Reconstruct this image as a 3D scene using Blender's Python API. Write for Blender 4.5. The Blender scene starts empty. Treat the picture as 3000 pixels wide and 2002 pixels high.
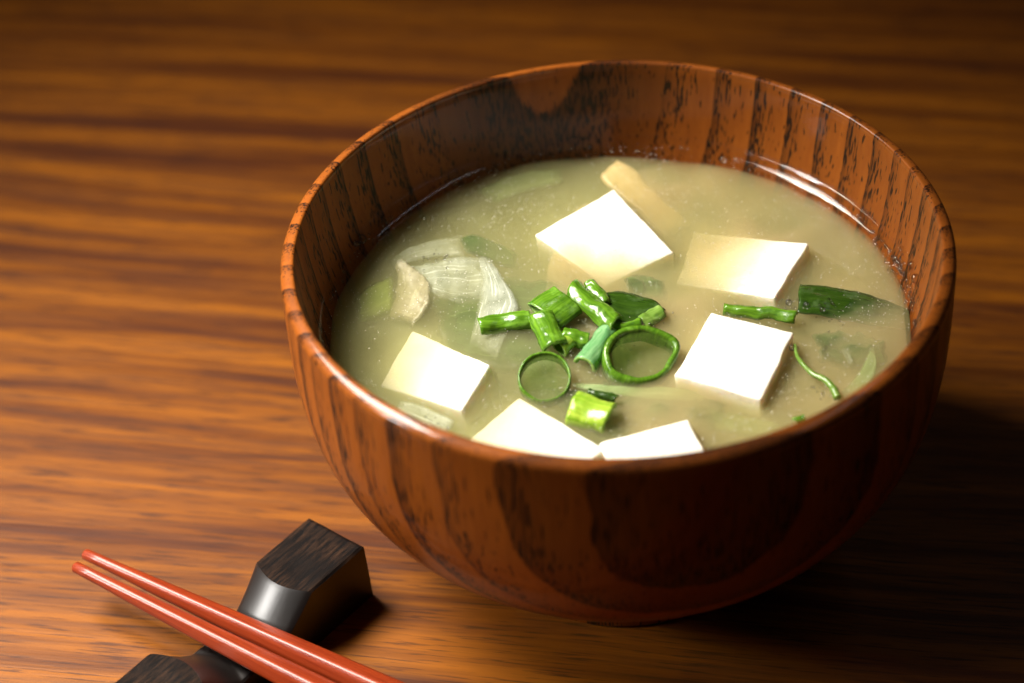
import bpy, bmesh, math, random
from mathutils import Vector, Matrix, noise

random.seed(7); noise.seed_set(11)
S = bpy.context.scene
COL = S.collection
MM = 0.001

# ------------------------------------------------------------------ camera, world, lights, exposure
cam = bpy.data.cameras.new('camera'); cam_o = bpy.data.objects.new('camera', cam); COL.objects.link(cam_o)
right = Vector((0.99834733, -0.03639425, -0.04447546)); up = Vector((0.05746832, 0.63224572, 0.77263364))
fwd = Vector((0.0, 0.77391266, -0.63329234))
m = Matrix((right, up, -fwd)).transposed().to_4x4(); m.translation = Vector((-0.0187, -0.3482607, 0.33118155))
cam_o.matrix_world = m
cam.sensor_width = 36; cam.lens = 90.02; cam.clip_start = 0.01; cam.clip_end = 10
cam.dof.use_dof = True; cam.dof.aperture_fstop = 10.0
FOCUS = Vector((0, 0.004, 0.050)); cam.dof.focus_distance = (FOCUS - m.translation).dot(fwd)
S.camera = cam_o

W = bpy.data.worlds.new('World'); S.world = W; W.use_nodes = True
bg = W.node_tree.nodes['Background']; bg.inputs[0].default_value = (1.0, 0.80, 0.62, 1); bg.inputs[1].default_value = 0.017

def area(name, loc, target, size, power, color, spread=180, size_y=None):
    l = bpy.data.lights.new(name, 'AREA'); l.energy = power; l.color = color; l.size = size
    if size_y: l.shape = 'RECTANGLE'; l.size_y = size_y
    l.spread = math.radians(spread)
    o = bpy.data.objects.new(name, l); COL.objects.link(o); o.location = loc
    o.rotation_euler = (Vector(target) - Vector(loc)).to_track_quat('-Z', 'Y').to_euler()
    return o
area('softbox_lamp', (-0.250, 0.065, 0.345), (-0.080, -0.020, 0.0), 0.24, 1.10, (1.0, 0.94, 0.84), spread=64, size_y=0.16)
area('side_lamp', (-0.50, -0.105, 0.255), (-0.085, -0.025, 0.01), 0.14, 0.085, (1.0, 0.97, 0.92), spread=18)
area('bounce_lamp', (0.33, 0.08, 0.58), (0, 0, 0.05), 0.55, 0.15, (0.9, 0.93, 1.0), size_y=0.02)

S.view_settings.view_transform = 'Standard'; S.view_settings.look = 'None'
S.view_settings.exposure = 0; S.view_settings.gamma = 1; S.view_settings.use_curve_mapping = False
cy = S.cycles
cy.max_bounces = 10; cy.diffuse_bounces = 4; cy.glossy_bounces = 3; cy.transmission_bounces = 4
cy.volume_bounces = 4; cy.transparent_max_bounces = 24
cy.sample_clamp_indirect = 4.0; cy.caustics_reflective = False; cy.caustics_refractive = False
cy.use_denoising = True
try: cy.denoiser = 'OPENIMAGEDENOISE'
except Exception: pass

# ------------------------------------------------------------------ node helpers
def mat(name):
    M = bpy.data.materials.new(name); M.use_nodes = True
    nt = M.node_tree
    return M, nt, nt.nodes['Principled BSDF'], nt.nodes['Material Output']
def N(nt, t, **kw):
    n = nt.nodes.new(t)
    for k, v in kw.items(): setattr(n, k, v)
    return n
def inp(nt, sock, v):
    if hasattr(v, 'is_output') or isinstance(v, bpy.types.NodeSocket): nt.links.new(v, sock)
    else: sock.default_value = v
def MA(nt, op, a, b=0.0, c=0.0, clamp=False):
    n = N(nt, 'ShaderNodeMath', operation=op, use_clamp=clamp)
    for i, v in enumerate((a, b, c)): inp(nt, n.inputs[i], v)
    return n.outputs[0]
def VM(nt, op, a, b=(0, 0, 0)):
    n = N(nt, 'ShaderNodeVectorMath', operation=op)
    inp(nt, n.inputs[0], a); inp(nt, n.inputs[1], b)
    return n.outputs[1 if op in ('LENGTH', 'DISTANCE', 'DOT_PRODUCT') else 0]
def NOISE(nt, vec, scale, detail=3.0, rough=0.55, dist=0.0):
    n = N(nt, 'ShaderNodeTexNoise'); inp(nt, n.inputs['Vector'], vec)
    n.inputs['Scale'].default_value = scale; n.inputs['Detail'].default_value = detail
    n.inputs['Roughness'].default_value = rough; n.inputs['Distortion'].default_value = dist
    return n.outputs['Fac'], n.outputs['Color']
def RAMP(nt, fac, stops, interp='LINEAR'):
    n = N(nt, 'ShaderNodeValToRGB'); r = n.color_ramp; r.interpolation = interp
    while len(r.elements) < len(stops): r.elements.new(0.5)
    for e, (p, c) in zip(r.elements, stops):
        e.position = p; e.color = (c, c, c, 1) if isinstance(c, (int, float)) else (*c, 1)
    inp(nt, n.inputs[0], fac); return n.outputs[0]
def MIX(nt, fac, a, b, mode='MIX'):
    n = N(nt, 'ShaderNodeMix', data_type='RGBA', blend_type=mode)
    inp(nt, n.inputs['Factor'], fac)
    for k, v in ((6, a), (7, b)): inp(nt, n.inputs[k], (*v, 1) if isinstance(v, tuple) else v)
    return n.outputs[2]
def BUMP(nt, bsdf, h, strength, dist):
    n = N(nt, 'ShaderNodeBump'); n.inputs['Strength'].default_value = strength; n.inputs['Distance'].default_value = dist
    inp(nt, n.inputs['Height'], h); nt.links.new(n.outputs[0], bsdf.inputs['Normal'])
def OBJ(nt): return N(nt, 'ShaderNodeTexCoord').outputs['Object']
def SCALE(nt, v, s):
    return VM(nt, 'MULTIPLY', v, s)

# ------------------------------------------------------------------ materials
def bowl_wood(COATW=0.15, name='keyaki_wood'):
    M, nt, b, o = mat(name)
    co = OBJ(nt)
    _, nc = NOISE(nt, SCALE(nt, co, (1, 1, 0.45)), 26, 3, 0.5)
    warp = VM(nt, 'MULTIPLY', VM(nt, 'SUBTRACT', nc, (0.5, 0.5, 0.5)), (0.0042, 0.0042, 0.0))
    _, nc2 = NOISE(nt, SCALE(nt, co, (1, 1, 0.6)), 160, 2, 0.5)
    warp2 = VM(nt, 'MULTIPLY', VM(nt, 'SUBTRACT', nc2, (0.5, 0.5, 0.5)), (0.0008, 0.0008, 0.0))
    p = VM(nt, 'ADD', VM(nt, 'ADD', co, warp), warp2)
    d = VM(nt, 'LENGTH', VM(nt, 'MULTIPLY', VM(nt, 'SUBTRACT', p, (-0.0153, 0.0887, 0.0)), (1, 1, 0)))
    ring = MA(nt, 'ADD', MA(nt, 'ADD', MA(nt, 'MULTIPLY', d, 54.1), MA(nt, 'MULTIPLY', MA(nt, 'MULTIPLY', d, d), 660.0)), RING_PHASE)
    f = MA(nt, 'FRACT', ring)
    idx = MA(nt, 'FLOOR', ring)
    wn = N(nt, 'ShaderNodeTexWhiteNoise', noise_dimensions='1D'); inp(nt, wn.inputs['W'], idx)
    band = RAMP(nt, f, [(0.0, 1.0), (0.09, 0.72), (0.20, 0.42), (0.45, 0.20), (0.80, 0.06), (0.975, 0.02), (1.0, 1.0)])
    deep = MA(nt, 'ADD', MA(nt, 'COMPARE', idx, 3.0, 0.1), MA(nt, 'ADD', MA(nt, 'GREATER_THAN', idx, 21.5), MA(nt, 'MULTIPLY', MA(nt, 'COMPARE', idx, 21.0, 0.1), 0.8)), clamp=True)
    band = MA(nt, 'MULTIPLY', band, MA(nt, 'ADD', MA(nt, 'MULTIPLY', wn.outputs['Value'], 0.45), 0.60))
    band = MA(nt, 'MAXIMUM', band, MA(nt, 'MULTIPLY', deep, MA(nt, 'SUBTRACT', 0.95, MA(nt, 'MULTIPLY', f, 0.5))))
    bandp = MA(nt, 'MULTIPLY', RAMP(nt, f, [(0.0, 1.0), (0.25, 0.95), (0.5, 0.45), (0.8, 0.12), (0.96, 0.1), (1.0, 1.0)]), MA(nt, 'ADD', MA(nt, 'MULTIPLY', wn.outputs['Value'], 0.3), 0.7))
    # vessels: short dashes along the fibre
    pf, _ = NOISE(nt, SCALE(nt, co, (1, 1, 0.07)), 2300, 1, 0.5)
    thr = MA(nt, 'SUBTRACT', 0.680, MA(nt, 'MULTIPLY', bandp, 0.20))
    pore = MA(nt, 'MULTIPLY', MA(nt, 'SUBTRACT', pf, thr), 14.0, clamp=True)
    fib, _ = NOISE(nt, SCALE(nt, co, (1, 1, 0.06)), 700, 4, 0.65)
    big, _ = NOISE(nt, co, 40, 3, 0.5)
    c = MIX(nt, fib, (0.165, 0.037, 0.004), (0.36, 0.104, 0.011))
    c = MIX(nt, MA(nt, 'MULTIPLY', big, 0.6), c, (0.13, 0.032, 0.005))
    c = MIX(nt, MA(nt, 'MULTIPLY', band, 0.82), c, (0.014, 0.0035, 0.0015))
    c = MIX(nt, MA(nt, 'MULTIPLY', pore, 0.90), c, (0.006, 0.003, 0.002))
    nt.links.new(c, b.inputs['Base Color'])
    b.inputs['Roughness'].default_value = 0.5; b.inputs['Specular IOR Level'].default_value = 0.08
    b.inputs['Coat Weight'].default_value = COATW; b.inputs['Coat Roughness'].default_value = 0.10
    tl, _ = NOISE(nt, SCALE(nt, co, (0.10, 0.10, 1)), 2600, 2, 0.6)
    h = MA(nt, 'ADD', MA(nt, 'MULTIPLY', pore, -1.0), MA(nt, 'MULTIPLY', tl, 0.35))
    BUMP(nt, b, h, 0.35, 0.00010)
    return M
RING_PHASE = 0.17

def table_wood():
    M, nt, b, o = mat('table_wood')
    mp = N(nt, 'ShaderNodeMapping'); mp.inputs['Rotation'].default_value = (0, 0, math.radians(11.5))
    nt.links.new(OBJ(nt), mp.inputs['Vector']); co = mp.outputs[0]
    _, wc = NOISE(nt, SCALE(nt, co, (0.35, 1, 1)), 9, 3, 0.55)
    co = VM(nt, 'ADD', co, VM(nt, 'MULTIPLY', VM(nt, 'SUBTRACT', wc, (0.5, 0.5, 0.5)), (0.0, 0.018, 0)))
    n1, _ = NOISE(nt, SCALE(nt, co, (0.035, 1, 1)), 165, 5, 0.62)
    n2, _ = NOISE(nt, SCALE(nt, co, (0.045, 1, 1)), 560, 4, 0.65)
    n3, _ = NOISE(nt, SCALE(nt, co, (0.05, 1, 1)), 1500, 3, 0.6)
    n4, _ = NOISE(nt, SCALE(nt, co, (0.25, 1, 1)), 30, 3, 0.55)
    c = MIX(nt, RAMP(nt, n1, [(0.36, 0), (0.62, 1)]), (0.058, 0.0130, 0.0009), (0.180, 0.0545, 0.0020))
    dk = RAMP(nt, n2, [(0.47, 0.0), (0.60, 1.0)])
    dk1 = RAMP(nt, n1, [(0.36, 1.0), (0.44, 0.0)])
    dk = MA(nt, 'MULTIPLY', MA(nt, 'MAXIMUM', MA(nt, 'MULTIPLY', dk, 0.75), dk1), RAMP(nt, n4, [(0.35, 0.25), (0.62, 1.0)]), clamp=True)
    c = MIX(nt, MA(nt, 'MULTIPLY', dk, 0.68), c, (0.034, 0.010, 0.0042))
    c = MIX(nt, RAMP(nt, n3, [(0.54, 0.0), (0.63, 0.75)]), c, (0.026, 0.007, 0.003))
    nt.links.new(c, b.inputs['Base Color'])
    inp(nt, b.inputs['Roughness'], MA(nt, 'ADD', MA(nt, 'MULTIPLY', n2, 0.2), 0.36))
    b.inputs['Specular IOR Level'].default_value = 0.22
    BUMP(nt, b, MA(nt, 'ADD', n2, MA(nt, 'MULTIPLY', n3, -0.5)), 0.25, 0.0002)
    return M

def simple(name, col, rough, **kw):
    M, nt, b, o = mat(name)
    b.inputs['Base Color'].default_value = (*col, 1); b.inputs['Roughness'].default_value = rough
    for k, v in kw.items(): b.inputs[k.replace('_', ' ')].default_value = v
    return M, nt, b, o

def tofu_mat():
    M, nt, b, o = simple('tofu_curd', (0.90, 0.875, 0.79), 0.32)
    co = OBJ(nt)
    n, _ = NOISE(nt, co, 220, 4, 0.6); n2, _ = NOISE(nt, co, 1800, 2, 0.5)
    nt.links.new(MIX(nt, n, (0.89, 0.865, 0.78), (0.83, 0.79, 0.68)), b.inputs['Base Color'])
    b.inputs['Subsurface Weight'].default_value = 0.35; b.inputs['Subsurface Radius'].default_value = (1.0, 0.8, 0.55)
    b.inputs['Subsurface Scale'].default_value = 0.0018
    pit = N(nt, 'ShaderNodeTexVoronoi'); pit.inputs['Scale'].default_value = 420; nt.links.new(co, pit.inputs['Vector'])
    ph = RAMP(nt, pit.outputs['Distance'], [(0.05, 0.0), (0.22, 1.0)])
    BUMP(nt, b, MA(nt, 'ADD', MA(nt, 'ADD', n, MA(nt, 'MULTIPLY', n2, 0.4)), MA(nt, 'MULTIPLY', ph, 0.5)), 0.5, 0.0003)
    return M

def scallion_mat(name, a, c, rough=0.22, streak=1400, trans=0.25):
    M, nt, b, o = mat(name)
    co = N(nt, 'ShaderNodeUVMap', uv_map='UVMap').outputs[0]          # u across, v along the fibre (metres)
    n, _ = NOISE(nt, SCALE(nt, co, (1, 0.08, 1)), streak, 3, 0.6)
    n2, _ = NOISE(nt, OBJ(nt), 420, 3, 0.6)
    col = MIX(nt, RAMP(nt, n, [(0.32, 0), (0.68, 1)]), a, c)
    col = MIX(nt, RAMP(nt, n2, [(0.55, 0.0), (0.8, 0.6)]), col, tuple(min(1, 1.6 * x + 0.05) for x in c))
    nt.links.new(col, b.inputs['Base Color'])
    b.inputs['Roughness'].default_value = rough
    b.inputs['Coat Weight'].default_value = 0.32; b.inputs['Coat Roughness'].default_value = 0.12
    tr = N(nt, 'ShaderNodeBsdfTranslucent'); nt.links.new(col, tr.inputs['Color'])
    mx = N(nt, 'ShaderNodeMixShader'); mx.inputs[0].default_value = trans
    nt.links.new(b.outputs[0], mx.inputs[1]); nt.links.new(tr.outputs[0], mx.inputs[2]); nt.links.new(mx.outputs[0], o.inputs['Surface'])
    BUMP(nt, b, MA(nt, 'ADD', n, n2), 0.35, 0.00025)
    return M

def leaf_mat(name, col, vein, alpha, streak=900, vein_alpha=0.25, fade=0.16):
    M, nt, b, o = mat(name)
    co = N(nt, 'ShaderNodeUVMap', uv_map='UVMap').outputs[0]
    n, _ = NOISE(nt, SCALE(nt, co, (1, 0.05, 1)), streak, 2, 0.5)
    n2, _ = NOISE(nt, OBJ(nt), 300, 4, 0.6)
    v = RAMP(nt, n, [(0.56, 0.0), (0.66, 1.0)])
    c = MIX(nt, v, col, vein)
    nt.links.new(MIX(nt, RAMP(nt, n2, [(0.4, 0), (0.75, 0.5)]), c, vein), b.inputs['Base Color'])
    b.inputs['Roughness'].default_value = 0.3
    a = MA(nt, 'ADD', MA(nt, 'MULTIPLY', v, vein_alpha), MA(nt, 'ADD', MA(nt, 'MULTIPLY', n2, 0.3), alpha - 0.15), clamp=True)
    if fade:      # ragged, thinning leaf margin
        sp = N(nt, 'ShaderNodeSeparateXYZ'); nt.links.new(N(nt, 'ShaderNodeUVMap', uv_map='margin').outputs[0], sp.inputs[0])
        u, w = sp.outputs[0], sp.outputs[1]
        e = MA(nt, 'MINIMUM', MA(nt, 'MINIMUM', u, MA(nt, 'SUBTRACT', 1.0, u)), MA(nt, 'MINIMUM', w, MA(nt, 'SUBTRACT', 1.0, w)))
        e = MA(nt, 'ADD', e, MA(nt, 'MULTIPLY', MA(nt, 'SUBTRACT', n2, 0.5), fade * 1.2))
        a = MA(nt, 'MULTIPLY', a, MA(nt, 'DIVIDE', e, fade, clamp=True))
    nt.links.new(a, b.inputs['Alpha'])
    BUMP(nt, b, n2, 0.4, 0.0004)
    return M

def broth_mat():
    M, nt, b, o = mat('cloudy_broth')
    nt.nodes.remove(b)
    co = OBJ(nt)
    n, _ = NOISE(nt, co, 260, 3, 0.6)
    bp = N(nt, 'ShaderNodeBump'); bp.inputs['Strength'].default_value = 0.10; bp.inputs['Distance'].default_value = 0.0002
    nt.links.new(n, bp.inputs['Height'])
    fr = N(nt, 'ShaderNodeFresnel'); fr.inputs['IOR'].default_value = 1.42; nt.links.new(bp.outputs[0], fr.inputs['Normal'])
    tr = N(nt, 'ShaderNodeBsdfTransparent'); gl = N(nt, 'ShaderNodeBsdfGlossy'); gl.inputs['Roughness'].default_value = 0.09
    nt.links.new(bp.outputs[0], gl.inputs['Normal'])
    geo = N(nt, 'ShaderNodeNewGeometry')
    fac = MA(nt, 'MULTIPLY', fr.outputs[0], MA(nt, 'SUBTRACT', 1.0, geo.outputs['Backfacing']))
    mx = N(nt, 'ShaderNodeMixShader'); nt.links.new(fac, mx.inputs[0])
    nt.links.new(tr.outputs[0], mx.inputs[1]); nt.links.new(gl.outputs[0], mx.inputs[2]); nt.links.new(mx.outputs[0], o.inputs['Surface'])
    ab = N(nt, 'ShaderNodeVolumeAbsorption'); ab.inputs['Color'].default_value = (0.70, 0.55, 0.30, 1); ab.inputs['Density'].default_value = 50.0
    nt.links.new(ab.outputs[0], o.inputs['Volume'])
    return M

MATS = {}
MATS['bowl'] = bowl_wood(); MATS['rim'] = bowl_wood(0.45, 'keyaki_rim'); MATS['table'] = table_wood(); MATS['tofu'] = tofu_mat(); MATS['broth'] = broth_mat()
def cloud_mat(name, col, density):
    M, nt, b, o = mat(name); nt.nodes.remove(b)
    vol = N(nt, 'ShaderNodeVolumePrincipled')
    vol.inputs['Color'].default_value = (*col, 1); vol.inputs['Density'].default_value = density
    vol.inputs['Anisotropy'].default_value = 0.15
    nt.links.new(vol.outputs[0], o.inputs['Volume'])
    return M
MATS['cloud_olive'] = cloud_mat('miso_cloud_olive', (0.72, 0.725, 0.42), 200.0)
MATS['cloud_tan'] = cloud_mat('miso_cloud_tan', (0.95, 0.81, 0.53), 200.0)
MATS['green'] = scallion_mat('scallion_green', (0.036, 0.115, 0.004), (0.15, 0.32, 0.018))
MATS['dark_green'] = scallion_mat('scallion_dark_green', (0.014, 0.040, 0.003), (0.035, 0.080, 0.006), trans=0.15)
MATS['pale_green'] = scallion_mat('scallion_pale_green', (0.10, 0.33, 0.10), (0.30, 0.55, 0.25), trans=0.4)
MATS['olive'] = scallion_mat('scallion_olive', (0.10, 0.22, 0.02), (0.24, 0.38, 0.07))
MATS['inner'] = scallion_mat('scallion_inner', (0.16, 0.36, 0.05), (0.40, 0.58, 0.16), trans=0.35)
MATS['lime'] = scallion_mat('scallion_lime', (0.17, 0.36, 0.012), (0.48, 0.66, 0.07), streak=900, trans=0.35)
MATS['haze'] = leaf_mat('scallion_haze', (0.08, 0.14, 0.02), (0.12, 0.20, 0.03), 0.32, vein_alpha=0.0, fade=0)  # painted green haze for the open insides of the rings
MATS['cabbage'] = leaf_mat('cabbage_white', (0.34, 0.37, 0.28), (0.66, 0.69, 0.60), 0.50, streak=2000)
MATS['cabbage_green'] = leaf_mat('cabbage_green', (0.22, 0.30, 0.035), (0.36, 0.42, 0.10), 0.80)
MATS['cabbage_pale'] = leaf_mat('cabbage_pale_green', (0.30, 0.42, 0.16), (0.45, 0.55, 0.30), 0.55)
MATS['cabbage_deep'] = leaf_mat('cabbage_deep_green', (0.030, 0.070, 0.012), (0.08, 0.14, 0.03), 0.95)
MATS['fried'] = leaf_mat('fried_tofu', (0.58, 0.42, 0.18), (0.70, 0.56, 0.30), 0.98, streak=500, fade=0.08)
MATS['curd'] = leaf_mat('cabbage_tan', (0.34, 0.30, 0.15), (0.50, 0.47, 0.33), 0.62, streak=900, fade=0.10)
MATS['curd'].node_tree.nodes['Principled BSDF'].inputs['Roughness'].default_value = 0.55
def red_lacquer():
    M, nt, b, o = simple('red_lacquer', (0.42, 0.055, 0.012), 0.45, Coat_Weight=0.28, Coat_Roughness=0.17, Specular_IOR_Level=0.15)
    co = N(nt, 'ShaderNodeUVMap', uv_map='UVMap').outputs[0]
    n, _ = NOISE(nt, SCALE(nt, co, (1, 0.04, 1)), 1800, 4, 0.65)
    nt.links.new(MIX(nt, RAMP(nt, n, [(0.3, 0), (0.7, 1)]), (0.115, 0.011, 0.0025), (0.21, 0.028, 0.005)), b.inputs['Base Color'])
    BUMP(nt, b, n, 0.25, 0.0001)
    return M
MATS['red'] = red_lacquer()
def ebony(name, worn):
    M, nt, b, o = simple(name, (0.01, 0.009, 0.008), 0.3)
    co = N(nt, 'ShaderNodeUVMap', uv_map='UVMap').outputs[0]
    n, _ = NOISE(nt, SCALE(nt, co, (1, 0.12, 1)), 1300, 4, 0.65); n2, _ = NOISE(nt, OBJ(nt), 130, 4, 0.6)
    if worn:
        w = MA(nt, 'MULTIPLY', RAMP(nt, n, [(0.42, 0), (0.75, 1)]), RAMP(nt, n2, [(0.35, 0.15), (0.65, 1.0)]))
        nt.links.new(MIX(nt, w, (0.003, 0.002, 0.0018), (0.040, 0.019, 0.010)), b.inputs['Base Color'])
        b.inputs['Roughness'].default_value = 0.6; b.inputs['Specular IOR Level'].default_value = 0.06; BUMP(nt, b, n, 0.5, 0.0003)
    else:
        nt.links.new(MIX(nt, n2, (0.003, 0.0025, 0.0025), (0.008, 0.005, 0.004)), b.inputs['Base Color'])
        b.inputs['Roughness'].default_value = 0.36; b.inputs['Specular IOR Level'].default_value = 0.6; BUMP(nt, b, n, 0.08, 0.0002)
    return M
MATS['ebony'] = ebony('ebony_lacquer', False); MATS['ebony_top'] = ebony('ebony_worn_top', True)
MATS['grain'] = simple('miso_particle_glint', (0.95, 0.92, 0.82), 0.2)[0]  # near-white base also paints the glints on the grains
def bubble_mat():
    M, nt, b, o = mat('bubble_film'); nt.nodes.remove(b)
    lw = N(nt, 'ShaderNodeLayerWeight'); lw.inputs[0].default_value = 0.35
    tr = N(nt, 'ShaderNodeBsdfTransparent'); gl = N(nt, 'ShaderNodeBsdfGlossy'); gl.inputs['Roughness'].default_value = 0.08
    mx = N(nt, 'ShaderNodeMixShader'); nt.links.new(MA(nt, 'MULTIPLY', lw.outputs['Fresnel'], 0.9), mx.inputs[0])
    nt.links.new(tr.outputs[0], mx.inputs[1]); nt.links.new(gl.outputs[0], mx.inputs[2]); nt.links.new(mx.outputs[0], o.inputs['Surface'])
    return M
MATS['bubble'] = bubble_mat()

# ------------------------------------------------------------------ object helpers
def link(name, me, m=None, parent=None, smooth=True):
    if smooth: me.shade_smooth()
    o = bpy.data.objects.new(name, me); COL.objects.link(o)
    if m: me.materials.append(MATS[m])
    if parent: o.parent = parent
    return o
def pydata(name, v, f, uv=None):
    me = bpy.data.meshes.new(name); me.from_pydata([tuple(p) for p in v], [], f); me.update()
    if uv:
        l = me.uv_layers.new(name='UVMap')
        for lo in me.loops: l.data[lo.index].uv = uv[lo.vertex_index]
    return me
def tag(o, label, cat, group=None):
    o['label'] = label; o['category'] = cat
    if group: o['group'] = group
    return o
def lathe(prof, seg, close=False, caps=True):
    v, f = [], []
    n = len(prof)
    for r, z in prof:
        for k in range(seg):
            a = 2 * math.pi * k / seg; v.append((r * math.cos(a), r * math.sin(a), z))
    for i in range(n if close else n - 1):
        i2 = (i + 1) % n
        for k in range(seg):
            k2 = (k + 1) % seg
            f.append((i * seg + k, i * seg + k2, i2 * seg + k2, i2 * seg + k))
    return v, f
def catmull(pts, n):
    P = [Vector(p) for p in pts]
    if len(P) == 2: return [P[0].lerp(P[1], i / (n - 1)) for i in range(n)]
    P = [2 * P[0] - P[1]] + P + [2 * P[-1] - P[-2]]
    out = []; segs = len(P) - 3
    for i in range(n):
        t = i / (n - 1) * segs; k = min(int(t), segs - 1); u = t - k
        a, b, c, d = P[k:k + 4]
        out.append(0.5 * ((2 * b) + (c - a) * u + (2 * a - 5 * b + 4 * c - d) * u * u + (3 * b - a - 3 * c + d) * u ** 3))
    return out

# ------------------------------------------------------------------ table (the setting)
def build_table():
    bm = bmesh.new(); bmesh.ops.create_cube(bm, size=1)
    bmesh.ops.scale(bm, vec=(1.3, 0.95, 0.03), verts=bm.verts)
    bmesh.ops.translate(bm, vec=(-0.1, 0.06, -0.015), verts=bm.verts)
    bmesh.ops.bevel(bm, geom=bm.edges[:], offset=0.003, segments=3, affect='EDGES')
    me = bpy.data.meshes.new('table'); bm.to_mesh(me); bm.free()
    o = link('table', me, 'table', smooth=False); o['kind'] = 'structure'
    o['label'] = 'glossy orange brown wooden table top with dark streaky grain'
build_table()

# ------------------------------------------------------------------ bowl
RO, H, ZF = 57.5, 67.1, 5.5
def r_out(z):
    t = (z - 6.0) / (H - 6.0); t = min(max(t, 0), 1)
    return 20.2 + (RO - 20.2) * (1 - (1 - t) ** 3.6026) ** (1 / 1.1544)
INNER = [(14, 0), (15, 12), (18, 24), (24, 35), (32, 43.2), (40, 48.4), (50, 52.0), (58, 53.8), (67.1, 55.0)]
def r_in(z):
    for (a, ra), (b, rb) in zip(INNER, INNER[1:]):
        if z <= b: return ra + (rb - ra) * max(0, (z - a)) / (b - a)
    return INNER[-1][1]
def build_bowl():
    root = bpy.data.objects.new('soup_bowl', None); COL.objects.link(root); root.empty_display_size = 0.03
    tag(root, 'round turned wooden soup bowl with dark growth rings and glossy lacquer, standing on the table', 'bowl')
    zs = 64.6
    # shell: outside from the seam down, underside, then inside up to the seam
    outp = [(r_out(6 + (zs - 6) * (i / 60) ** 1.6), 6 + (zs - 6) * (i / 60) ** 1.6) for i in range(61)]
    sm = catmull([(r, 0, z) for z, r in INNER], 90)
    inn = [(p.x, p.z) for p in sm if p.z < 66.0] + [(54.95, 66.1)]
    prof = [(0.01, 6.0)] + outp
    v, f = lathe([(r * MM, z * MM) for r, z in prof], 256)
    v2, f2 = lathe([(r * MM, z * MM) for r, z in inn], 256)
    n = len(v); f2 = [tuple(n + i for i in reversed(q)) for q in f2]
    link('bowl_wall', pydata('bowl_wall', v + v2, f + f2), 'bowl', root)
    # rounded lip
    ro, ri = r_out(zs), r_in(zs)
    lip = [(ro, zs)]
    for i in range(1, 8): lip.append((r_out(zs + (66.0 - zs) * i / 8), zs + (66.0 - zs) * i / 8))
    lip = lip[:4] + [(57.46, 65.55), (57.42, 65.85), (57.30, 66.10), (57.10, 66.36), (56.85, 66.58), (56.55, 66.76), (56.22, 66.90), (55.85, 67.00), (55.50, 67.05), (55.28, 67.02), (55.10, 66.85), (55.00, 66.55), (54.95, 66.1)]  # meets the inside of the wall
    v, f = lathe([(r * MM, z * MM) for r, z in lip], 256)
    link('rim', pydata('rim', v, f), 'rim', root)
    foot = [(19.0, 6.6), (27.2, 6.9), (27.0, 5.0), (26.8, 1.0), (26.3, 0.25), (25.6, 0.0), (22.8, 0.0), (22.2, 0.4), (21.5, 4.5), (19.0, 5.5)]
    v, f = lathe([(r * MM, z * MM) for r, z in foot], 160, close=True)
    f = [tuple(reversed(q)) for q in f]
    link('foot_ring', pydata('foot_ring', v, f), 'bowl', root)
build_bowl()

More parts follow.
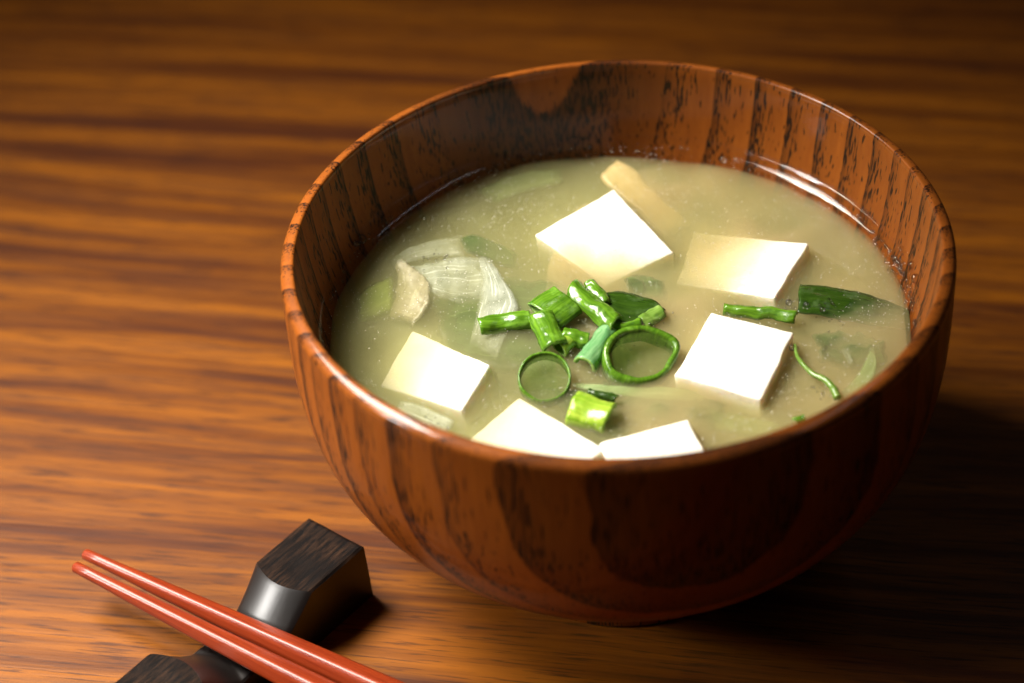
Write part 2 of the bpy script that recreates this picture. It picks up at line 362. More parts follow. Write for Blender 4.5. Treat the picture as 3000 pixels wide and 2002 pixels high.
# ------------------------------------------------------------------ soup
ZS, RS = 50.0, 52.0
def build_soup():
    root = bpy.data.objects.new('miso_soup', None); COL.objects.link(root); root.location = (0, 0, 0)
    tag(root, 'cloudy tan miso broth filling the wooden bowl', 'soup')
    seg = 288
    rr = [0.02] + [RS * i / 34 for i in range(1, 31)]
    rr += [47.0, 47.8, 48.5, 49.1, 49.6, 50.05, 50.4, 50.7, 50.95, 51.18, 51.4, 51.6, 51.78, 51.95, 52.15, 52.6]
    v, f = [], []
    for r in rr:
        for k in range(seg):
            a = 2 * math.pi * k / seg
            x, y = r * math.cos(a), r * math.sin(a)
            e = max(0.0, 1 - (RS - r) / 2.9)
            wob = 1.0 + 0.07 * noise.noise((math.cos(a) * 9, math.sin(a) * 9, 2.0)) + 0.07 * noise.noise((math.cos(a) * 40, math.sin(a) * 40, 5.0))
            z = ZS + 1.7 * wob * e ** 2.3 + 0.10 * noise.noise((x * 0.09, y * 0.09, 1.0))
            v.append((x, y, z))
    low = [(52.55, 49.0), (49.2, 40.0), (44.0, 32.0), (35.8, 24.0), (24.8, 17.6), (12, 14.6), (0.02, 13.7)]
    for r, z in low:
        for k in range(seg):
            a = 2 * math.pi * k / seg; v.append((r * math.cos(a), r * math.sin(a), z))
    n = len(rr) + len(low)
    for i in range(n - 1):
        for k in range(seg):
            k2 = (k + 1) % seg
            f.append((i * seg + k, (i + 1) * seg + k, (i + 1) * seg + k2, i * seg + k2))
    f.append(tuple(range(seg))); f.append(tuple(reversed(range((n - 1) * seg, n * seg))))
    me = pydata('broth', [(a * MM, b * MM, c * MM) for a, b, c in v], f)
    link('broth', me, 'broth', root)
    # drifting miso clouds suspended in the clear broth
    def cloud(m, cx, cy, rx, ry, top, bottom, seed, wob, amp, fr):
        v, f = [], []; seg = 144
        prof = [(0.001, 0), (0.12, 0), (0.24, 0), (0.36, 0), (0.48, 0), (0.58, 0), (0.67, 0), (0.75, 0), (0.83, 0), (0.90, 0), (0.945, 0.06), (0.968, 0.25), (0.985, 0.7), (0.995, 1.6), (1.0, 4.0), (0.99, 8.0), (0.93, 14.0), (0.80, 19.0), (0.55, 23.0), (0.001, 24.0)]
        for i, (rad, dz) in enumerate(prof):
            for k in range(seg):
                b = 2 * math.pi * k / seg
                lump = 1 + wob * noise.noise((math.cos(b) * 1.3 + seed, math.sin(b) * 1.3, 0)) + 0.4 * wob * noise.noise((math.cos(b) * 4, math.sin(b) * 4, seed))
                x, y = cx + rx * rad * lump * math.cos(b), cy + ry * rad * lump * math.sin(b)
                z = top - dz
                if i < 14: z -= amp * max(0, 0.45 + 1.1 * noise.fractal((x * fr, y * fr, seed), 1.0, 2.0, 3)) * (1 if i < 12 else 0.5)
                q = math.hypot(x, y); lim = r_in(z) - 0.4
                if q > lim: x, y = x * lim / q, y * lim / q
                v.append((x * MM, y * MM, z * MM))
        for i in range(len(prof) - 1):
            for k in range(seg):
                k2 = (k + 1) % seg; f.append((i * seg + k, (i + 1) * seg + k, (i + 1) * seg + k2, i * seg + k2))
        o = link('miso_cloud', pydata('miso_cloud', v, f), m, root); o['kind'] = 'stuff'
    cloud('cloud_olive', 0.0, 0.0, 51.5, 51.5, 49.9, 22.0, 1.0, 0.03, 0.7, 0.09)
    cloud('cloud_tan', 19, 6, 32.0, 44.0, 49.85, 26.0, 4.0, 0.08, 2.4, 0.055)
    return root
soup = build_soup()

# ------------------------------------------------------------------ tofu
def tofu(top, depth, label):
    """top: four corners (mm) of the upper cut face, counter-clockwise from above"""
    P = [Vector(p) for p in top]
    if sum((P[i].x * P[(i + 1) % 4].y - P[(i + 1) % 4].x * P[i].y) for i in range(4)) < 0: P.reverse()
    c = sum(P, Vector()) / 4
    nrm = ((P[2] - P[0]).cross(P[3] - P[1])).normalized()
    base = c - nrm * depth
    bm = bmesh.new()
    tv = [bm.verts.new(p - base) for p in P]
    bv = [bm.verts.new(p - nrm * depth + (c - p) * 0.05 - base) for p in P]
    bm.faces.new(tv); bm.faces.new(list(reversed(bv)))
    for i in range(4):
        j = (i + 1) % 4; bm.faces.new((tv[i], bv[i], bv[j], tv[j]))
    bmesh.ops.bevel(bm, geom=bm.edges[:], offset=0.40, segments=3, affect='EDGES', profile=0.6)
    bmesh.ops.subdivide_edges(bm, edges=[e for e in bm.edges if e.calc_length() > 4], cuts=14, use_grid_fill=True)
    for v in bm.verts:
        q = v.co * 0.16 + c * 0.37
        v.co += 0.24 * noise.noise_vector(q) + 0.10 * noise.noise_vector(q * 4)
    bmesh.ops.scale(bm, vec=(MM, MM, MM), verts=bm.verts)
    me = bpy.data.meshes.new('tofu_cube'); bm.to_mesh(me); bm.free()
    o = link('tofu_cube', me, 'tofu'); o.location = base * MM
    return tag(o, label, 'tofu', 'tofu cubes floating in the soup')
tofu([(1.86, 35.98, 51.70), (11.53, 18.75, 49.40), (-1.31, 13.81, 46.50), (-13.60, 25.87, 50.00)], 14, 'white tofu cube sinking at one corner, beside the tan fried tofu strip')
tofu([(15.97, 29.30, 45.90), (35.55, 17.61, 50.70), (27.69, 2.64, 50.50), (11.47, 14.53, 45.70)], 13, 'half sunk tofu cube with a white edge beside the wide dark green leaf')
tofu([(16.24, -0.98, 51.00), (29.86, -7.77, 51.00), (22.35, -24.54, 50.70), (8.50, -16.72, 50.60)], 14, 'fully white level tofu cube between the large scallion ring and the thin green thread')
tofu([(-36.24, 3.30, 47.40), (-22.51, -11.15, 50.40), (-27.77, -22.57, 50.30), (-41.93, -9.55, 45.90)], 13, 'tofu cube fading to cream beside the wrinkled tan cabbage piece')
tofu([(-17.99, -17.25, 48.00), (-4.55, -34.16, 50.30), (-15.5,-45.6,49.9), (-31.0,-31.5,47.4)], 11, 'large cream tofu cube against the rim beside the small scallion ring')
tofu([(9.79, -28.67, 50.90), (13.2,-43.2,50.6), (-2.0,-47.2,50.4), (-5.32, -32.69, 50.40)], 11, 'bright white tofu cube against the rim beside the lime green scallion chunk')

# ------------------------------------------------------------------ scallion and leaf builders
def sheet(name, L, R, m, label, cat, group, thick=0.35, bulge=0.0, rough=0.15, n=26, cols=12, parent=None, seed=0.0):
    A = catmull(L, n); B = catmull(R, n); v = []; uv = []; f = []
    c0 = sum(A + B, Vector()) / (2 * n)
    mid = []
    for i in range(n):
        for j in range(cols + 1):
            t = j / cols; p = A[i].lerp(B[i], t)
            p = p + Vector((0, 0, bulge * 4 * t * (1 - t)))
            p += rough * noise.noise_vector(p * 0.35 + Vector((seed, 0, 0))) + 0.4 * rough * noise.noise_vector(p * 1.3 + Vector((0, seed, 0)))
            mid.append(p)
    k = cols + 1
    def nrm(i, j):
        a = mid[min(i + 1, n - 1) * k + j] - mid[max(i - 1, 0) * k + j]
        b = mid[i * k + min(j + 1, cols)] - mid[i * k + max(j - 1, 0)]
        c = a.cross(b); return c.normalized() if c.length > 1e-9 else Vector((0, 0, 1))
    wl = sum((A[i] - B[i]).length for i in range(n)) / n; ll = sum((A[i + 1] - A[i]).length for i in range(n - 1))
    for s in (1, -1):
        for i in range(n):
            for j in range(k):
                ed = min(1.0, 0.25 + 1.2 * min(j, cols - j, i, n - 1 - i))
                v.append((mid[i * k + j] + nrm(i, j) * s * thick / 2 * ed - c0) * MM)
                uv.append((j / cols * wl * MM, i / (n - 1) * ll * MM))
    o2 = n * k
    for i in range(n - 1):
        for j in range(cols):
            a, b, c, d = i * k + j, i * k + j + 1, (i + 1) * k + j + 1, (i + 1) * k + j
            f.append((a, b, c, d)); f.append((o2 + d, o2 + c, o2 + b, o2 + a))
    per = [(0, j) for j in range(cols)] + [(i, cols) for i in range(n - 1)] + [(n - 1, j) for j in range(cols, 0, -1)] + [(i, 0) for i in range(n - 1, 0, -1)]
    idx = [i * k + j for i, j in per]
    for a, b in zip(idx, idx[1:] + idx[:1]): f.append((b, a, o2 + a, o2 + b))
    me = pydata(name, v, f, uv); lay = me.uv_layers.new(name='margin')
    for lo in me.loops:
        q = lo.vertex_index % o2; lay.data[lo.index].uv = ((q % k) / cols, (q // k) / (n - 1))
    o = link(name, me, m); o.location = c0 * MM
    if parent: o.parent = parent; o.location = (c0 - parent.location / MM) * MM
    else: tag(o, label, cat, group)
    return o

def arc_piece(p0, p1, r, a0, a1, thick, m, label, flat=1.0, shear=0.0, upv=(0, 0, 1), seg=20, n=18, seed=1.0, r1=None, name='scallion_piece', wob=0.34, group='scallion pieces in the soup', inner=None):
    """a length of hollow stalk (arc of a tube from angle a0 to a1, 0 = up) between two axis points"""
    p0, p1 = Vector(p0), Vector(p1); ax = (p1 - p0); Ln = ax.length; ax.normalize()
    upv = Vector(upv); sd = ax.cross(upv).normalized(); u = sd.cross(ax).normalized()
    c0 = (p0 + p1) / 2; full = abs(a1 - a0) >= 359
    r1 = r1 or r
    S2 = seg if full else seg + 1
    v, uv, f = [], [], []
    for lay in (0, 1):
        for i in range(n + 1):
            t = i / n
            rr = r + (r1 - r) * t - lay * thick
            for j in range(S2):
                a = math.radians(a0 + (a1 - a0) * j / seg)
                e = Vector((math.sin(a), math.cos(a)))
                s_ = (t - 0.5) * Ln + shear * e.x * rr * (1 - 2 * abs(t - 0.5) * 0)
                p = c0 + ax * s_ + sd * (e.x * rr) + u * (e.y * rr * flat)
                q = (c0 + ax * s_ + sd * e.x * r + u * e.y * r * flat)
                p += wob * noise.noise_vector(q * 0.28 + Vector((seed * 7, 0, 0))) * 1.6 + wob * 0.5 * noise.noise_vector(q * 1.1)
                v.append((p - c0) * MM); uv.append((math.radians(a0 + (a1 - a0) * j / seg) * r * MM, s_ * MM))
    o2 = (n + 1) * S2
    for i in range(n):
        for j in range(seg):
            j2 = (j + 1) % S2 if full else j + 1
            a, b, c, d = i * S2 + j, i * S2 + j2, (i + 1) * S2 + j2, (i + 1) * S2 + j
            f.append((a, d, c, b)); f.append((o2 + a, o2 + b, o2 + c, o2 + d))
    for i in (0, n):
        for j in range(seg):
            j2 = (j + 1) % S2 if full else j + 1
            a, b = i * S2 + j, i * S2 + j2
            f.append((a, b, o2 + b, o2 + a) if i == 0 else (b, a, o2 + a, o2 + b))
    if not full:
        for j in (0, seg):
            for i in range(n):
                a, b = i * S2 + j, (i + 1) * S2 + j
                f.append((b, a, o2 + a, o2 + b) if j == 0 else (a, b, o2 + b, o2 + a))
    o = link(name, pydata(name, v, f, uv), m); o.location = c0 * MM
    o.data.materials.append(MATS['inner'])
    o.data.polygons.foreach_set('material_index', [1 if max(q) >= o2 else 0 for q in f])
    tag(o, label, 'scallion', group)
    if inner: # an added sheet that paints green haze across the open tube
        vv = [Vector((0, 0, 0))]; ff = []; uu = [(0, 0)]
        ii = int(n * inner[1])
        for j in range(seg):
            vv.append(Vector(v[o2 + ii * S2 + j])); uu.append((v[j][0], v[j][1]))
        cen = sum(vv[1:], Vector()) / seg; vv[0] = cen - u * 0.0004
        for j in range(seg): ff.append((0, 1 + j, 1 + (j + 1) % seg))
        link('haze_sheet', pydata('haze_sheet', vv, ff, uu), inner[0], o)
    return o
SG = 'scallion pieces in the soup'

# rings standing open towards the viewer's side of the bowl
def ring(c, rx, ry, tilt, height, thick, m, label, yaw=0.0, pinch=0.0, seed=0.0, haze='haze', wob=0.1):
    c = Vector(c); seg = 48; v, uv, f = [], [], []
    rot = Matrix.Rotation(math.radians(yaw), 3, 'Z') @ Matrix.Rotation(math.radians(tilt), 3, 'X')
    prof = [(0, 0), (0.0, -height * 0.5), (-0.05, -height), (-thick * 0.5, -height - 0.1), (-thick, -height), (-thick, -height * 0.4), (-thick * 0.95, -0.02), (-thick * 0.5, 0.16)]
    np_ = len(prof)
    for j in range(seg):
        a = 2 * math.pi * j / seg
        k = 1.0 + pinch * max(0, math.cos(a)) ** 6 + 0.035 * noise.noise((math.cos(a) * 1.5, math.sin(a) * 1.5, seed))
        for dr, dz in prof:
            tv = 1 + 0.35 * noise.noise((math.cos(a) * 2, math.sin(a) * 2, seed + 4))
            p = Vector(((rx * k + dr * tv) * math.cos(a), (ry * (1 + 0.03 * noise.noise((math.cos(a) * 2, math.sin(a) * 2, seed + 9))) + dr * tv) * math.sin(a), dz))
            p += wob * 0.5 * noise.noise_vector(p * 0.9 + Vector((seed, 0, 0)))
            v.append(rot @ p * MM); uv.append((a * rx * MM, dz * MM))
    for j in range(seg):
        j2 = (j + 1) % seg
        for i in range(np_):
            i2 = (i + 1) % np_
            f.append((j * np_ + i, j * np_ + i2, j2 * np_ + i2, j2 * np_ + i))
    o = link('scallion_ring', pydata('scallion_ring', v, f, uv), m); o.location = c * MM
    tag(o, label, 'scallion', 'scallion rings in the soup')
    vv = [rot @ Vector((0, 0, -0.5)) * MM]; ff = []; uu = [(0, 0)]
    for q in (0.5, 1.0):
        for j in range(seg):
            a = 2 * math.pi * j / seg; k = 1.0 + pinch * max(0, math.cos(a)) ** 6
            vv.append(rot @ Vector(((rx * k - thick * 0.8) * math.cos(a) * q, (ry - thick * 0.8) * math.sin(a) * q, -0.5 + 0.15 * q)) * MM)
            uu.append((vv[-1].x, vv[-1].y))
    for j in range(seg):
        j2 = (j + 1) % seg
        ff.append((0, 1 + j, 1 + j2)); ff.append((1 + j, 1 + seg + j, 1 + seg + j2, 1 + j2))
    link('haze_sheet', pydata('haze_sheet', vv, ff, uu), haze, o)  # added translucent sheet, paints the darker green haze inside the open ring
    return o
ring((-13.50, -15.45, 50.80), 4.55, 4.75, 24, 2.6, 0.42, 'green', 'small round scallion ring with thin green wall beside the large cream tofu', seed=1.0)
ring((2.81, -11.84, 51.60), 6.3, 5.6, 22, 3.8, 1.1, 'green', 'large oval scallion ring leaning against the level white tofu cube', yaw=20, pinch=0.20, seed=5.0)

arc_piece((-24.40, 0.35, 49.90), (-15.06, 0.70, 50.20), 1.75, -100, 100, 0.5, 'green', 'short flat scallion strip poking out towards the striped cabbage leaf', flat=0.75, upv=(0,-0.35,1), seed=2.0, shear=0.15)
arc_piece((-13.04, 1.12, 50.50), (-8.56, 4.49, 51.30), 3.96, 0, 360, 0.55, 'green', 'flattened slanted scallion loop with pale inside beside the flat strip', flat=0.36, upv=(0.1,-0.15,1), seed=3.0, seg=36, wob=0.22)
arc_piece((-7.34, 7.37, 50.90), (-0.43, -3.19, 50.60), 2.12, -100, 80, 0.5, 'green', 'curled scallion slice with a white glint on the ridge of the pile', flat=0.9, upv=(-0.35,0.0,1), seed=4.0, shear=0.5, n=24)
arc_piece((4.15, -1.66, 50.00), (7.87, 0.91, 50.20), 1.38, -90, 90, 0.35, 'olive', 'olive curled scallion edge at the tip of the dark folded leaf', seed=4.6, upv=(0,-0.3,1), flat=0.6)
arc_piece((-10.73, -7.14, 49.90), (-7.85, -4.31, 50.30), 1.84, 0, 360, 0.45, 'lime', 'short yellow green scallion loop under the bent slice of the pile', seed=4.9, flat=0.5, upv=(0,-0.4,1), seg=28)
arc_piece((-4.46, 9.11, 50.90), (-1.88, 3.78, 50.20), 1.20, -80, 80, 0.4, 'green', 'small scallion tip beside the curled slice of the pile', seed=5.5, upv=(0.4,0,1))
arc_piece((-13.37, 0.66, 50.60), (-11.29, -7.68, 49.80), 2.39, -100, 60, 0.6, 'green', 'bent scallion slice with a white glint against the slanted loop', seed=6.0, upv=(-0.3,-0.2,1), flat=0.9)
arc_piece((-9.96, -3.87, 49.90), (-5.37, -5.59, 49.60), 1.75, -90, 90, 0.5, 'green', 'wet scallion scrap half sunk in the middle of the pile', seed=6.7, upv=(0,-0.4,1))
arc_piece((-6.63, -11.37, 49.00), (-1.77, -3.64, 49.50), 2.21, -90, 90, 0.7, 'pale_green', 'pale bluish green scallion tube touching the large ring', seed=7.0, upv=(0,-0.3,1))
sheet('scallion_leaf', [(-2.03, 7.52, 50.00), (2.20, 7.26, 49.90), (6.63, 4.61, 49.90), (8.50, 2.10, 49.60)], [(-3.63, 3.22, 49.20), (0.43, -1.42, 49.10), (4.52, -0.70, 49.20), (7.29, 1.48, 49.20)], 'dark_green', 'dark green folded scallion leaf at the pile, pointing to the half sunk tofu', 'scallion', SG, thick=0.4, bulge=0.5, rough=0.3)
arc_piece((-1.73, -3.17, 49.90), (3.81, -2.23, 49.90), 1.29, -90, 90, 0.45, 'green', 'narrow scallion sliver between the dark folded leaf and the large ring', seed=7.7, upv=(0,-0.3,1))
arc_piece((-9.04, -22.50, 49.10), (-2.94, -25.83, 49.20), 3.22, -75, 75, 0.9, 'lime', 'lime green striped scallion chunk between the two tofu cubes against the rim', seed=8.0, upv=(0,-0.55,1), flat=0.8)
arc_piece((-6.19, -19.39, 49.90), (-1.92, -21.69, 50.00), 0.83, -90, 90, 0.4, 'dark_green', 'tiny dark scallion scrap on top of the lime green chunk', seed=8.6, upv=(0,-0.5,1))
arc_piece((19.06, 2.00, 48.90), (30.90, -3.04, 50.50), 1.15, -95, 95, 0.45, 'green', 'narrow scallion strip between the level tofu cube and the half sunk one', seed=9.0, upv=(0,-0.35,1), n=26)
sheet('scallion_leaf', [(32.59, 6.80, 49.90), (37.58, 5.96, 49.80), (44.99, 3.67, 49.00), (52.17, 0.71, 46.90)], [(31.26, -0.37, 49.50), (36.54, -2.06, 49.10), (43.97, -3.57, 48.20), (51.08, -3.44, 46.40)], 'dark_green', 'wide dark green scallion leaf half under the broth, running to the bowl wall', 'scallion', SG, thick=0.5, bulge=0.3, rough=0.25, n=40, cols=18, seed=10)
def thread():
    pts = catmull([(29.75, -10.10, 50.10), (29.91, -13.64, 50.10), (31.62, -17.79, 50.15), (33.63, -19.87, 50.20), (34.74, -22.12, 50.10), (35.21, -24.18, 49.70)], 40)
    v, uv, f = [], [], []; c0 = sum(pts, Vector()) / 40
    for i, p in enumerate(pts):
        t = (pts[min(i + 1, 39)] - pts[max(i - 1, 0)]).normalized(); s = t.cross(Vector((0, 0, 1))).normalized(); u = s.cross(t)
        r = 0.62 * (0.45 + 0.75 * i / 39) * (1 + 0.25 * noise.noise((i * 0.35, 0, 0)))
        for j in range(8):
            a = 2 * math.pi * j / 8; v.append((p - c0 + s * r * math.cos(a) + u * r * math.sin(a)) * MM); uv.append((j * 0.0004, i * 0.0005))
    for i in range(39):
        for j in range(8): f.append((i * 8 + j, (i + 1) * 8 + j, (i + 1) * 8 + (j + 1) % 8, i * 8 + (j + 1) % 8))
    f.append(tuple(range(8))); f.append(tuple(reversed(range(312, 320))))
    o = link('scallion_thread', pydata('scallion_thread', v, f, uv), 'olive'); o.location = c0 * MM
    tag(o, 'thin wavy green scallion thread trailing from the level tofu cube to the rim', 'scallion', SG)
thread()
arc_piece((27.17, -30.05, 50.20), (29.23, -29.69, 50.30), 0.8, -90, 90, 0.4, 'green', 'tiny green scallion crumb at the rim near the thin thread', seed=12.0)
sheet('scallion_leaf', [(-9.14, -16.61, 49.90), (-2.49, -16.72, 49.10), (6.38, -17.02, 48.30), (16.72, -17.68, 47.30)], [(-9.03, -17.30, 49.70), (-2.63, -18.63, 48.60), (6.13, -20.06, 47.60), (16.45, -20.37, 46.50)], 'cabbage_pale', 'long pale green leaf sliver under the broth along the large scallion ring', 'leaf', None, thick=0.4, seed=2)
sheet('scallion_leaf', [(42.95, -9.47, 48.60), (41.39, -13.56, 48.40), (38.06, -18.81, 48.20), (35.85, -21.46, 48.20)], [(43.45, -10.22, 48.40), (43.13, -15.57, 48.00), (40.90, -19.73, 47.80), (38.41, -21.78, 47.60)], 'cabbage_pale', 'pale yellow green leaf tip under the broth beyond the thin thread', 'leaf', None, thick=0.5, seed=3)
sheet('cabbage_leaf', [(12.61, -21.85, 46.90), (19.16, -22.76, 46.70), (26.02, -26.95, 46.90)], [(13.06, -26.47, 46.50), (18.57, -28.38, 46.30), (24.32, -29.10, 46.50)], 'cabbage_pale', 'pale cabbage strip under the broth beside the bright white rim tofu', 'cabbage', 'cabbage leaves in the soup', thick=0.5, rough=0.7, seed=4)
sheet('scallion_leaf', [(1.88, 14.14, 47.70), (5.85, 14.79, 47.70), (9.61, 12.91, 47.10)], [(2.22, 8.05, 47.50), (6.09, 7.94, 47.30), (9.21, 8.15, 46.90)], 'cabbage_deep', 'dark green leaf sunk between the half sunk tofu and the tofu beside fried tofu', 'scallion', SG, thick=0.4, rough=0.9, bulge=0.6, seed=5)
sheet('scallion_leaf', [(33.91, -5.05, 47.80), (40.07, -4.52, 47.40), (46.42, -7.84, 47.20)], [(33.75, -12.26, 47.40), (39.51, -14.05, 47.00), (44.89, -13.12, 46.80)], 'cabbage_deep', 'dark green leaf deep in the broth between the wide leaf and the thread', 'scallion', SG, thick=0.4, rough=1.2, bulge=0.8, seed=6)
sheet('scallion_leaf', [(-27.11, 27.69, 48.60), (-24.77, 29.07, 48.40), (-20.45, 28.11, 47.00), (-16.59, 24.70, 46.40)], [(-26.42, 23.93, 48.20), (-23.76, 22.36, 48.00), (-19.89, 21.21, 46.60), (-16.77, 20.40, 46.20)], 'cabbage_deep', 'dark green scallion scrap sunk at the edge of the cabbage leaves', 'scallion', SG, thick=0.5, seed=7)
CG = 'cabbage leaves in the soup'
sheet('cabbage_leaf', [(-35.64, 19.71, 48.90), (-32.46, 21.49, 48.90), (-26.90, 22.27, 48.70), (-22.95, 21.63, 48.70)], [(-33.39, 12.86, 48.10), (-30.32, 10.56, 47.90), (-25.69, 9.13, 47.70), (-21.77, 10.02, 47.70)], 'cabbage', 'translucent white cabbage leaf fold between the wrinkled tan piece and the striped leaf', 'cabbage', CG, thick=0.5, bulge=0.3, rough=0.5, seed=8)
sheet('cabbage_leaf', [(-23.89, 21.07, 49.20), (-23.79, 13.98, 48.70), (-24.81, 6.06, 48.10), (-26.34, -1.36, 47.30)], [(-22.00, 20.24, 49.50), (-17.30, 6.96, 49.30), (-19.13, -0.11, 48.70), (-21.54, -7.53, 47.90)], 'cabbage', 'striped translucent white cabbage leaf hanging down beside the flat scallion strip', 'cabbage', CG, thick=0.5, bulge=0.4, rough=0.2, n=36, cols=16, seed=9)
sheet('cabbage_leaf', [(-38.96, 21.06, 48.90), (-38.75, 16.92, 47.50), (-39.78, 12.07, 46.40), (-40.62, 8.02, 45.50)], [(-37.59, 20.54, 49.20), (-33.16, 14.35, 49.10), (-33.00, 8.29, 48.90), (-35.97, 3.40, 47.90)], 'curd', 'wrinkled tan cabbage heart piece breaking the surface near the shaded wall', 'cabbage', CG, thick=0.7, bulge=0.9, rough=0.55, n=40, cols=24, seed=10)
sheet('cabbage_leaf', [(-46.62, 13.08, 47.10), (-43.63, 16.74, 47.50), (-39.28, 19.03, 47.70)], [(-45.84, 7.14, 46.30), (-42.72, 7.47, 46.50), (-39.36, 9.15, 46.70)], 'cabbage_green', 'olive green cabbage leaf sunk between the wrinkled tan piece and shaded wall', 'cabbage', CG, thick=0.6, bulge=0.5, seed=11)
sheet('cabbage_leaf', [(-40.46, 23.03, 47.90), (-36.45, 26.59, 48.10), (-30.82, 28.98, 47.90), (-26.81, 30.46, 47.30)], [(-39.28, 19.93, 47.70), (-35.69, 22.58, 47.90), (-30.90, 23.17, 48.10), (-26.14, 23.24, 47.70)], 'cabbage', 'pale cabbage edge sunk between the dark scallion scrap and the tan piece', 'cabbage', CG, thick=0.5, seed=12)
sheet('cabbage_leaf', [(-38.54, -16.24, 48.10), (-34.44, -18.43, 48.50), (-28.97, -23.65, 48.90)], [(-39.70, -20.20, 47.50), (-35.27, -23.85, 47.90), (-30.88, -27.12, 48.50)], 'cabbage', 'striped cabbage strip between the two cream tofu cubes at the rim', 'cabbage', CG, thick=0.5, seed=13)
sheet('cabbage_leaf', [(-24.04, 43.07, 47.90), (-16.46, 48.25, 47.70), (-7.27, 49.90, 47.30)], [(-20.90, 39.69, 47.10), (-14.20, 43.49, 46.90), (-6.67, 45.84, 46.70)], 'cabbage_pale', 'pale green leaf sunk along the shaded wall near the fried tofu strip', 'cabbage', CG, thick=0.5, seed=14)
sheet('cabbage_leaf', [(-32.68, 11.66, 47.20), (-23.16, 17.13, 47.20), (-12.94, 16.43, 47.00), (-6.03, 13.48, 46.80)], [(-31.34, -1.50, 46.80), (-22.37, -8.38, 46.90), (-11.16, -10.68, 47.00), (-1.94, -7.74, 46.80)], 'cabbage_deep', 'broad dark green leaf deep in the broth under the scallion pile', 'cabbage', CG, thick=0.6, bulge=0.5, rough=0.6, seed=16)
sheet('cabbage_leaf', [(-13.63, -15.68, 47.50), (-2.36, -14.26, 47.40), (7.84, -17.23, 47.20), (17.83, -21.30, 47.00)], [(-10.27, -22.67, 47.40), (-3.24, -27.50, 47.20), (4.11, -26.81, 47.00), (14.33, -26.92, 46.80)], 'cabbage_deep', 'broad green leaf deep in the broth around the lime green scallion chunk', 'cabbage', CG, thick=0.6, bulge=0.4, rough=1.2, seed=17)
sheet('fried_tofu_strip', [(-0.21, 45.65, 47.60), (1.34, 41.83, 47.00), (5.10, 37.29, 46.00), (11.48, 25.85, 45.00)], [(2.87, 49.49, 48.30), (6.59, 46.11, 47.60), (9.44, 40.47, 46.40), (16.74, 30.70, 45.00)], 'fried', 'tan fried tofu strip sunk at the corner of a white tofu cube', 'fried tofu', None, thick=2.0, bulge=0.4, rough=0.35, seed=15)

# ------------------------------------------------------------------ bubbles and miso grains on the broth
def blob(vs, fs, c, r, sub=1, sq=1.0, cache={}):
    if sub not in cache:
        bm = bmesh.new(); bmesh.ops.create_icosphere(bm, subdivisions=sub, radius=1)
        bm.verts.index_update(); cache[sub] = ([v.co.copy() for v in bm.verts], [tuple(v.index for v in f.verts) for f in bm.faces]); bm.free()
    V, F = cache[sub]; n = len(vs)
    vs.extend(((c[0] + p.x * r) * MM, (c[1] + p.y * r) * MM, (c[2] + p.z * r * sq) * MM) for p in V)
    fs.extend(tuple(n + i for i in f) for f in F)
def surf_z(x, y):
    r = math.hypot(x, y); e = max(0.0, 1 - (RS - r) / 2.9)
    return ZS + 1.7 * e ** 2.3 + 0.10 * noise.noise((x * 0.09, y * 0.09, 1.0))
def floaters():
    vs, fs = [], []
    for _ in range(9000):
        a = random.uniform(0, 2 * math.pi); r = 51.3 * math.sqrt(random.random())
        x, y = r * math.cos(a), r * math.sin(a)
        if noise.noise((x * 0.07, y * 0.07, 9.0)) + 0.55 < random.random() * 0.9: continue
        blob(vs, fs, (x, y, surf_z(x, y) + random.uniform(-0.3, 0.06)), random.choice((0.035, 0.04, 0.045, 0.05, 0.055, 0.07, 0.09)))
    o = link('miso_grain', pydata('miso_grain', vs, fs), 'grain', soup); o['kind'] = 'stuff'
    vs, fs = [], []
    def b(x, y, r): blob(vs, fs, (x, y, surf_z(x, y) + r * 0.15), r, 2)
    for k in range(300):
        deg = random.choice((random.gauss(14, 11), random.gauss(14, 11), random.uniform(50, 175), random.uniform(0, 360), random.gauss(205, 6)))
        a = math.radians(deg); rr = 51.6 - abs(random.gauss(0, 0.55)); b(rr * math.cos(a), rr * math.sin(a), random.choice((0.12, 0.16, 0.2, 0.25, 0.3)))
    for (x, y, r) in [(52.51, 2.94, 0.9), (52.44, 6.44, 0.7), (52.43, 8.34, 0.5), (-44.92, 25.55, 0.95), (-45.86, 24.07, 0.6), (23.0, 45.08, 0.7), (-27.63, 42.62, 0.5), (-25.12, 44.48, 0.6), (-19.73, 46.06, 0.45), (30.12, 1.69, 0.6), (29.21, -10.88, 0.6), (33.07, 0.8, 0.5), (35.75, -0.92, 0.5), (8.93, -9.04, 0.5), (-1.22, -6.93, 0.5), (0.55, -5.31, 0.4), (3.58, -5.22, 0.4), (5.34, -2.13, 0.45)]: b(x, y, r)
    for (cx, cy, s, n) in [(51.35, 10.34, 1.2, 50), (6.19, -1.0, 1.2, 35), (-9.51, 4.74, 1.5, 20), (3.6, -4.99, 2.0, 25), (-31.62, 19.46, 1.5, 20), (30.42, 1.04, 1.2, 15), (36.65, -1.0, 3.0, 25), (32.68, -22.73, 1.0, 15), (29.55, -10.55, 0.6, 10), (-32.22, -25.4, 1.5, 20), (-2.65, -7.99, 1.2, 25)]:
        for _ in range(n): b(cx + random.gauss(0, s), cy + random.gauss(0, s), random.choice((0.1, 0.14, 0.18, 0.24)))
    o = link('bubble_foam', pydata('bubble_foam', vs, fs), 'bubble', soup); o['kind'] = 'stuff'
floaters()

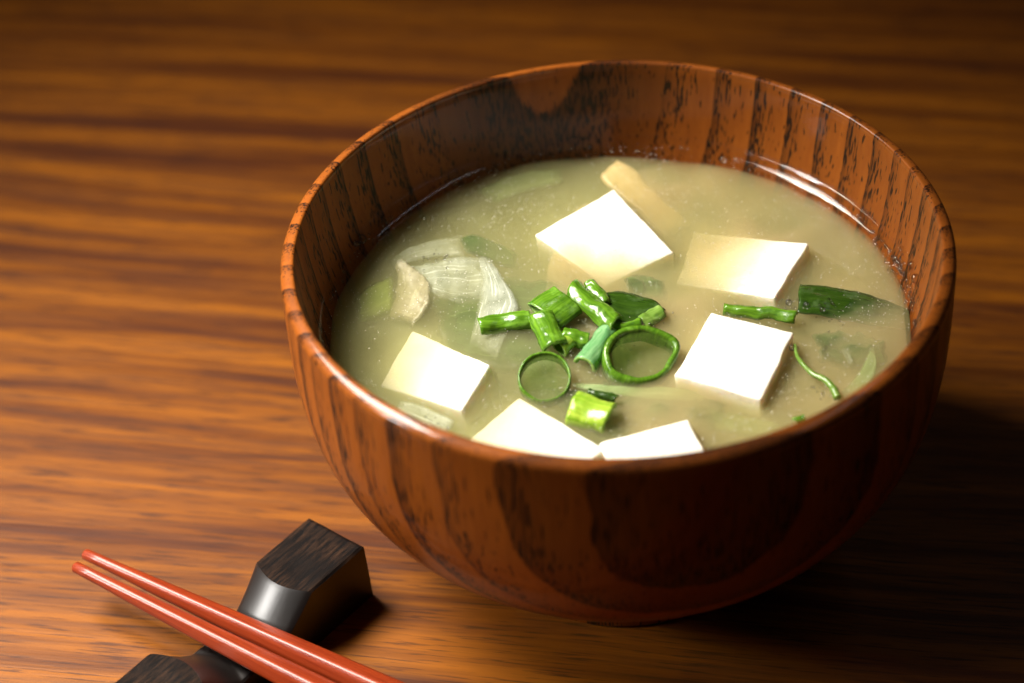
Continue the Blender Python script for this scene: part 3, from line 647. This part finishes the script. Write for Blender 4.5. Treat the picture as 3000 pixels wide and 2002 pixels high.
# ------------------------------------------------------------------ chopsticks and their rest
def chopstick(p0, p1, label, length=228.0, roll=0.0):
    p0, p1 = Vector(p0), Vector(p1); ax = (p1 - p0).normalized(); c0 = p0
    sd = ax.cross(Vector((0, 0, 1))).normalized(); u = sd.cross(ax)
    n, seg = 70, 28; v, uv, f = [], [], []
    rings = [(-0.55, 0.25), (-0.45, 0.6), (-0.2, 0.88)] + [(length * i / n, 1.0) for i in range(n + 1)] + [(length + 0.4, 0.8)]
    for s, k in rings:
        t = max(0, s) / length
        r = (1.05 + 1.6 * min(1, t * 2.6) + 1.2 * max(0, t - 0.3)) * k
        e = 1.0 - 0.62 * min(1, max(0, (t - 0.03) / 0.15))            # 1 = round, small = square
        for j in range(seg):
            a = 2 * math.pi * j / seg; cs, sn = math.cos(a), math.sin(a)
            q = 2 + (1 - e) * 6
            rad = r / (abs(cs) ** q + abs(sn) ** q) ** (1 / q)
            aa = a + math.radians(roll)
            p = ax * s + sd * (rad * math.cos(aa)) + u * (rad * math.sin(aa))
            v.append(p * MM); uv.append((a * 0.002, s * MM))
    m_ = len(rings)
    for i in range(m_ - 1):
        for j in range(seg): f.append((i * seg + j, i * seg + (j + 1) % seg, (i + 1) * seg + (j + 1) % seg, (i + 1) * seg + j))
    f.append(tuple(reversed(range(seg)))); f.append(tuple(range((m_ - 1) * seg, m_ * seg)))
    o = link('chopstick', pydata('chopstick', v, f, uv), 'red'); o.location = p0 * MM
    return tag(o, label, 'chopstick', 'red chopsticks laid on the rest')
chopstick((-98.4, -9.0, 9.3), (-45.2, -44.9, 7.9), 'red lacquered chopstick on the bowl side of the pair, nearer the tall block', roll=20)
chopstick((-99.9, -12.2, 9.3), (-56.6, -43.9, 8.1), 'red lacquered chopstick on the outer side of the pair, farther from the bowl', roll=20)

def chopstick_rest():
    c = Vector((-70.5, -32.0, 0)); s = Vector((-0.643, -0.766, 0)).normalized(); w = Vector((0.766, -0.643, 0))
    Lh, Wh, top, sad = 28.1, 6.6, 13.0, 5.6
    ns, nw = 160, 28; me_v, f, uv, mi = [], [], [], []
    def h(x, y):
        s0 = 13.9 - 2.2 * (1 - (y / Wh) ** 2)
        t = (abs(x) - (s0 - 9.0)) / 9.0
        if t >= 0.9999: return top - 0.15 * noise.noise((x * 0.2, y * 0.2, 0))
        return sad + (top - sad) * max(0, t) ** 1.3
    def xmap(i, y):
        u = -1 + 2 * i / ns; s0 = 13.9 - 2.2 * (1 - (y / Wh) ** 2); a = abs(u)
        return math.copysign(a / 0.5 * s0 if a < 0.5 else s0 + (a - 0.5) / 0.5 * (Lh - s0), u)
    def waist(x): return 1.0 - 0.10 * max(0, 1 - (abs(x) / 14) ** 2)
    grid = {}
    for i in range(ns + 1):
        for j in range(nw + 1):
            y = -Wh + 2 * Wh * j / nw; x = xmap(i, y)
            yy = y * waist(x); xx = x
            z = h(x, y)
            ed = min(Lh - abs(x), Wh - abs(y)); z -= 0.5 * max(0, 1 - ed / 0.9) ** 2
            grid[i, j] = len(me_v); me_v.append((s * xx + w * yy + Vector((0, 0, z))) * MM); uv.append((yy * MM, xx * MM))
    for i in range(ns):
        for j in range(nw):
            f.append((grid[i, j], grid[i, j + 1], grid[i + 1, j + 1], grid[i + 1, j]))
            mi.append(1 if abs(-1 + 2 * (i + 0.5) / ns) > 0.5 else 0)
    # side walls in rows down to the table
    per = [(i, 0) for i in range(ns)] + [(ns, j) for j in range(nw)] + [(i, nw) for i in range(ns, 0, -1)] + [(0, j) for j in range(nw, 0, -1)]
    prev = [grid[p] for p in per]; rows = 6
    tops = [me_v[k] for k in prev]
    for r_ in range(1, rows + 1):
        cur = []
        for k, p in enumerate(per):
            t = tops[k]; fl = 1.0 + 0.03 * (r_ / rows)
            q = Vector((t.x * fl, t.y * fl, t.z * (1 - r_ / rows)))
            cur.append(len(me_v)); me_v.append(q); uv.append((uv[prev[k]][0] + 0.002, uv[prev[k]][1]))
        for k in range(len(per)):
            k2 = (k + 1) % len(per); f.append((prev[k], cur[k], cur[k2], prev[k2])); mi.append(0)
        prev = cur
    f.append(tuple(prev)); mi.append(0)
    me = pydata('chopstick_rest', me_v, f, uv)
    me.materials.append(MATS['ebony']); me.materials.append(MATS['ebony_top'])
    me.polygons.foreach_set('material_index', mi)
    bm = bmesh.new(); bm.from_mesh(me); bmesh.ops.recalc_face_normals(bm, faces=bm.faces); bm.to_mesh(me); bm.free()
    o = link('chopstick_rest', me); me.set_sharp_from_angle(angle=math.radians(22)); o.location = c * MM
    tag(o, 'black carved wooden chopstick rest with two worn square ends under the chopsticks', 'chopstick rest')
chopstick_rest()
